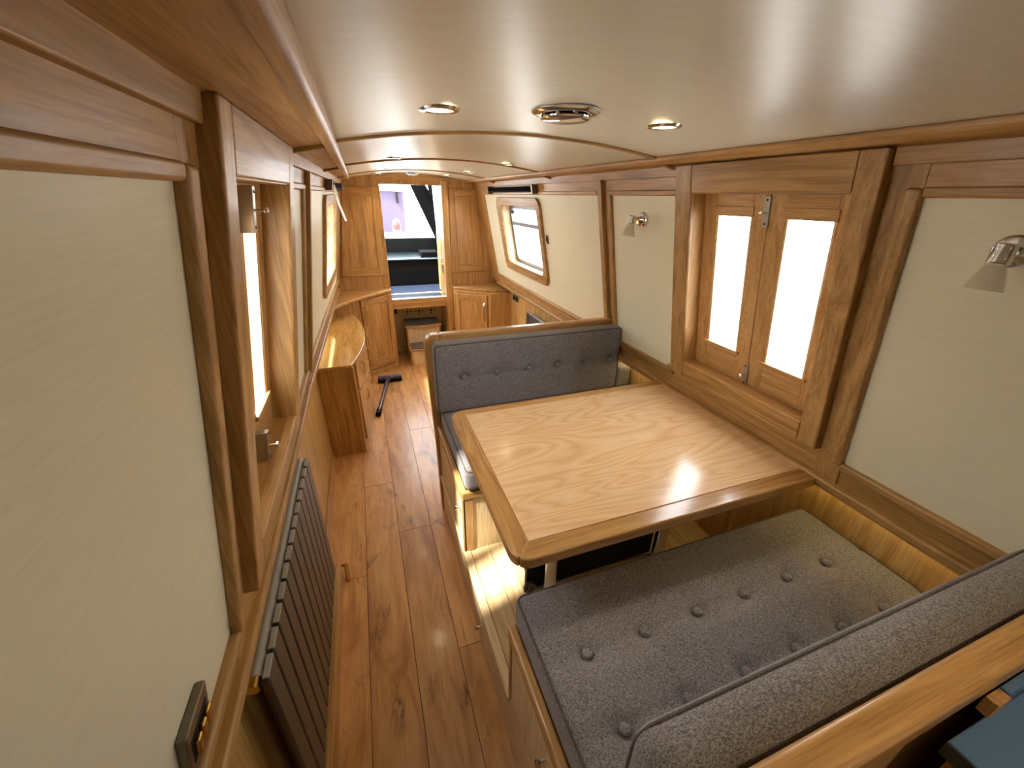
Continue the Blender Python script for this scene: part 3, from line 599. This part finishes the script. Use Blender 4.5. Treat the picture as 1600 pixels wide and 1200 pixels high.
# partitions behind both benches
def partition(y0, y1, label, z1, full):
    t = thing('seat_partition', label, 'partition', (.85, (y0 + y1) / 2, 0)); ym = (y0 + y1) / 2
    B(.285, XR - .005, ym - .011, ym + .011, 0, .92).build('panel', wood('pale', 'z'), t)
    B(.285, 1.345, ym - .011, ym + .011, .92, z1 - .03).build('upper_panel', wood('pale', 'z'), t)
    # rounded post and top rail as one bent moulding
    pts = [(.262, 0), (.255, .5), (.232, z1 - .06)] + [(.232 + .045 - .045 * math.cos(math.radians(a)), z1 - .06 + .06 * math.sin(math.radians(a))) for a in range(15, 91, 15)]
    inn = [(.302, 0), (.297, .5), (.277, z1 - .075), (.285, z1 - .055), (.31, z1 - .05)]
    n1, n2 = len(pts), len(inn)
    MB().prism([(x, y0, z) for x, z in pts + [(.31, z1)] + inn[::-1]], [(x, y1, z) for x, z in pts + [(.31, z1)] + inn[::-1]]).build('post', wood('oak', 'z'), t, .006, seg=3)
    B(.31, 1.352, y0, y1, z1 - .05, z1).build('top_rail', wood('oak', 'x'), t, .010, seg=3)
    return t
partition(1.962, 2.012, 'oak-edged partition with rounded corner behind the far bench', 1.155, True)
pn = partition(.092, .142, 'oak-edged partition behind the near bench, closest to the camera', 1.118, True)

# ------------------------------------------------------------------ cushions
def cushion(name, label, o, U, V, Wd, su, sv, sw, r, buttons, puff, vis_w=1, creases=()):
    """box su x sv x sw in frame (o,U,V,Wd); +Wd is the buttoned face"""
    U, V, Wd, o = map(Vector, (U, V, Wd, o)); nu, nv, nw = int(su / .010), int(sv / .010), max(4, int(sw / .012))
    base = o + U * su / 2 + V * sv / 2
    t = thing(name, label, 'cushion', o + U * su / 2 + V * sv / 2)
    bm = bmesh.new(); cache = {}
    def pt(a, b, c):
        k = (round(a, 5), round(b, 5), round(c, 5))
        if k in cache: return cache[k]
        x, y, z = a * su, b * sv, c * sw
        q = Vector((min(max(x, r), su - r), min(max(y, r), sv - r), min(max(z, r), sw - r))); dlt = Vector((x, y, z)) - q
        if dlt.length > 1e-9: p = q + dlt.normalized() * r
        else: p = Vector((x, y, z))
        if c > .5:
            e = math.sin(math.pi * a) ** .35 * math.sin(math.pi * b) ** .35 if 0 < a < 1 and 0 < b < 1 else 0
            h = puff * e
            for bu, bv in buttons:
                rr = math.hypot(p.x - bu, p.y - bv); h -= .018 * math.exp(-(rr / .026) ** 2) + .007 * math.exp(-(rr / .075) ** 2)
            for k_, v_ in creases:
                s_ = (p.y - v_) if k_ == 'v' else (p.x - v_); h -= .0045 * math.exp(-(s_ / .009) ** 2)
            p.z += h
        elif 1e-6 < c <= .5 and False: pass
        w_ = U * p.x + V * p.y + Wd * p.z + o - t.location; cache[k] = bm.verts.new(w_); return cache[k]
    def face(f, na, nb):
        for i in range(na):
            for j in range(nb):
                vs = [f(i / na, j / nb), f((i + 1) / na, j / nb), f((i + 1) / na, (j + 1) / nb), f(i / na, (j + 1) / nb)]
                try: bm.faces.new(vs)
                except ValueError: pass
    for c in (0., 1.): face(lambda a, b: pt(a, b, c), nu, nv)
    for c in (0., 1.): face(lambda a, b: pt(a, c, b), nu, nw)
    for c in (0., 1.): face(lambda a, b: pt(c, a, b), nv, nw)
    bmesh.ops.recalc_face_normals(bm, faces=bm.faces)
    me = bpy.data.meshes.new('cover'); bm.to_mesh(me); bm.free(); me.materials.append(M['fabric'])
    for p in me.polygons: p.use_smooth = True
    co = bpy.data.objects.new('cover', me); COL.objects.link(co); co.parent = t
    i_ = r * .29; path = []
    for a, b in rrect(i_, su - i_, i_, sv - i_, r * .9, 5): path.append(o + U * a + V * b + Wd * (sw - i_ + .001))
    MB().tube(path, .0036, 6, closed=True).build('piping', M['piping'], t)
    for bu, bv in buttons:
        c = o + U * bu + V * bv + Wd * (sw + puff * (math.sin(math.pi * bu / su) * math.sin(math.pi * bv / sv)) ** .35 - .0185)
        MB().lathe(c, Wd, [(.012, 0), (.0140, .005), (.011, .011), (.004, .013)], 14).build('button', M['fabric'], t)
    return t
bx_ = [.41, .587, .764, .94, 1.115, 1.292]
# near seat cushion: top at z .75
cushion('seat_cushion', 'near grey tweed seat cushion with two rows of buttons', (.285, .165, .635), (1, 0, 0), (0, 1, 0), (0, 0, 1), 1.17, .575, .11, .022,
        [(x - .285, y - .165) for y in (.53, .36) for x in bx_], .006, creases=(('v', .365), ('v', .195), ('u', .125)))
cushion('seat_cushion', 'far grey tweed seat cushion mostly hidden behind the table', (.285, 1.345, .635), (1, 0, 0), (0, 1, 0), (0, 0, 1), 1.17, .60, .105, .022,
        [(x - .285, y - 1.345) for y in (1.53, 1.70) for x in bx_], .006, creases=(('v', .185),))
cushion('back_cushion', 'far grey back cushion with one row of buttons against the partition', (.262, 1.958, .745), (1, 0, 0), (0, 0, 1), (0, -1, 0), 1.09, .385, .09, .022,
        [(x - .262, .197) for x in (.413, .595, .772, .947, 1.122, 1.29)], .006, creases=(('v', .197),))
ex = tag(B(1.352, 1.452, 1.865, 1.955, .745, .875).build('cushion_end', M['fabric'], None, .02, seg=4), 'short end piece of the far back cushion tucked under the rail', 'cushion')
cushion('back_cushion', 'near grey tweed back cushion seen from above beside the partition', (.268, .146, .755), (1, 0, 0), (0, 0, 1), (0, 1, 0), 1.065, .365, .090, .042,
        [(x - .268, .18) for x in bx_[:5]], .006)

# ------------------------------------------------------------------ table
tb = thing('dinette_table', 'pale ash dinette table with darker oak border on chrome legs', 'table', (.82, 1.09, .27))
def rr2(x0, x1, y0, y1, rl, rr_, n=6):
    out = []
    for cx, cy, r, a in ((x1 - rr_, y1 - rr_, rr_, 0), (x0 + rl, y1 - rl, rl, 90), (x0 + rl, y0 + rl, rl, 180), (x1 - rr_, y0 + rr_, rr_, 270)):
        for i in range(n + 1): q = math.radians(a + 90 * i / n); out.append((cx + r * math.cos(q), cy + r * math.sin(q)))
    return out
TX0, TX1, TY0, TY1 = .262, 1.392, .678, 1.515
TX1 = 1.372
out = rr2(TX0, TX1, TY0, TY1, .055, .012)
core = [(x0, y0) for x0, y0 in rr2(TX0 + .006, TX1 - .006, TY0 + .006, TY1 - .006, .05, .01)]
MB().polyz(core, .915, .9485).build('top_core', wood('border', 'y'), tb)
ix0, ix1, iy0, iy1 = .322, 1.345, .737, 1.465
MB().box(ix0, ix1, iy0, iy1, .9485, .9505).build('top_panel', M['ash'], tb)
def border(sel, ax):
    pts = sel; MB().polyz(pts, .914, .9505).build('border', wood('border', ax), tb, .006, seg=3)
L_ = [p for p in out if p[0] < TX0 + .056]; lt = [p for p in L_ if p[1] > 1.1]; lb = [p for p in L_ if p[1] <= 1.1]
lt1 = lt[:4]; lt2 = lt[3:]; lb1 = lb[:4]; lb2 = lb[3:]
border([(ix0, iy1)] + lt2 + lb1 + [(ix0, iy0)], 'y')
border([(ix1, iy1), (TX1, TY1)] + lt1 + [(ix0, iy1)], 'x')
border([(ix0, iy0)] + lb2 + [(TX1, TY0), (ix1, iy0)], 'x')
border([(ix1, iy0), (TX1, TY0), (TX1, TY1), (ix1, iy1)], 'y')
for x, m_ in ((.553, 'chrome'), (1.10, 'chrome')):
    lg = MB().cyl((x, 1.03, .272), (x, 1.03, .914), .027, n=24).build('leg', M[m_], tb)
    MB().lathe((x, 1.03, .271), (0, 0, 1), [(.036, 0), (.036, .004), (.032, .014), (.03, .03)], 28).build('foot', M['steel'], lg)
    MB().lathe((x, 1.03, .900), (0, 0, 1), [(.03, 0), (.06, .006), (.07, .0135)], 28).build('socket', M['steel'], lg)
bxk = thing('storage_box', 'black storage box with silver corner edging under the table', 'box', (.8, 1.2, .27))
B(.465, 1.10, 1.075, 1.32, .272, .40).build('body', M['black'], bxk, .004); B(.457, .467, 1.07, 1.325, .272, .405).build('edging', M['steel'], bxk, .001)
B(.465, 1.10, 1.068, 1.075, .272, .282).build('bottom_edging', M['steel'], bxk, .001)
MB().cyl((.480, 1.062, .30), (.480, 1.075, .30), .028, n=20).build('corner_bracket', M['rad'], bxk); MB().cyl((.474, 1.058, .305), (.474, 1.063, .305), .006, n=10).build('screw', M['chrome'], bxk)

# ------------------------------------------------------------------ blue worktop behind the near partition
wt = thing('galley_unit', 'galley cabinet with a slate blue worktop at the near right corner', 'cabinet', (1.1, -.2, 0))
B(.80, XR - .01, -.7, .07, 0, 1.0).build('carcass', wood('trim', 'z'), wt, .002)
B(.765, 1.35, -.7, .078, 1.008, 1.038).build('worktop', M['blue'], wt, .003)
B(.762, .766, -.7, .078, 1.006, 1.036).build('edge_band', M['blueedge'], wt)
B(.905, 1.35, .078, .091, 1.0, 1.075).build('upstand', M['blue'], wt, .003)
B(.865, .903, .074, .091, 1.036, 1.072).build('upstand_end', wood('oak', 'z'), wt, .002)
dd = B(.792, .80, -.66, .03, .08, .985).build('door', wood('trim', 'z'), wt, .002)
handle_arc((.792, -.02, .86), (.792, -.02, .97), (-.02, 0, 0), M['brass'], dd, .005)
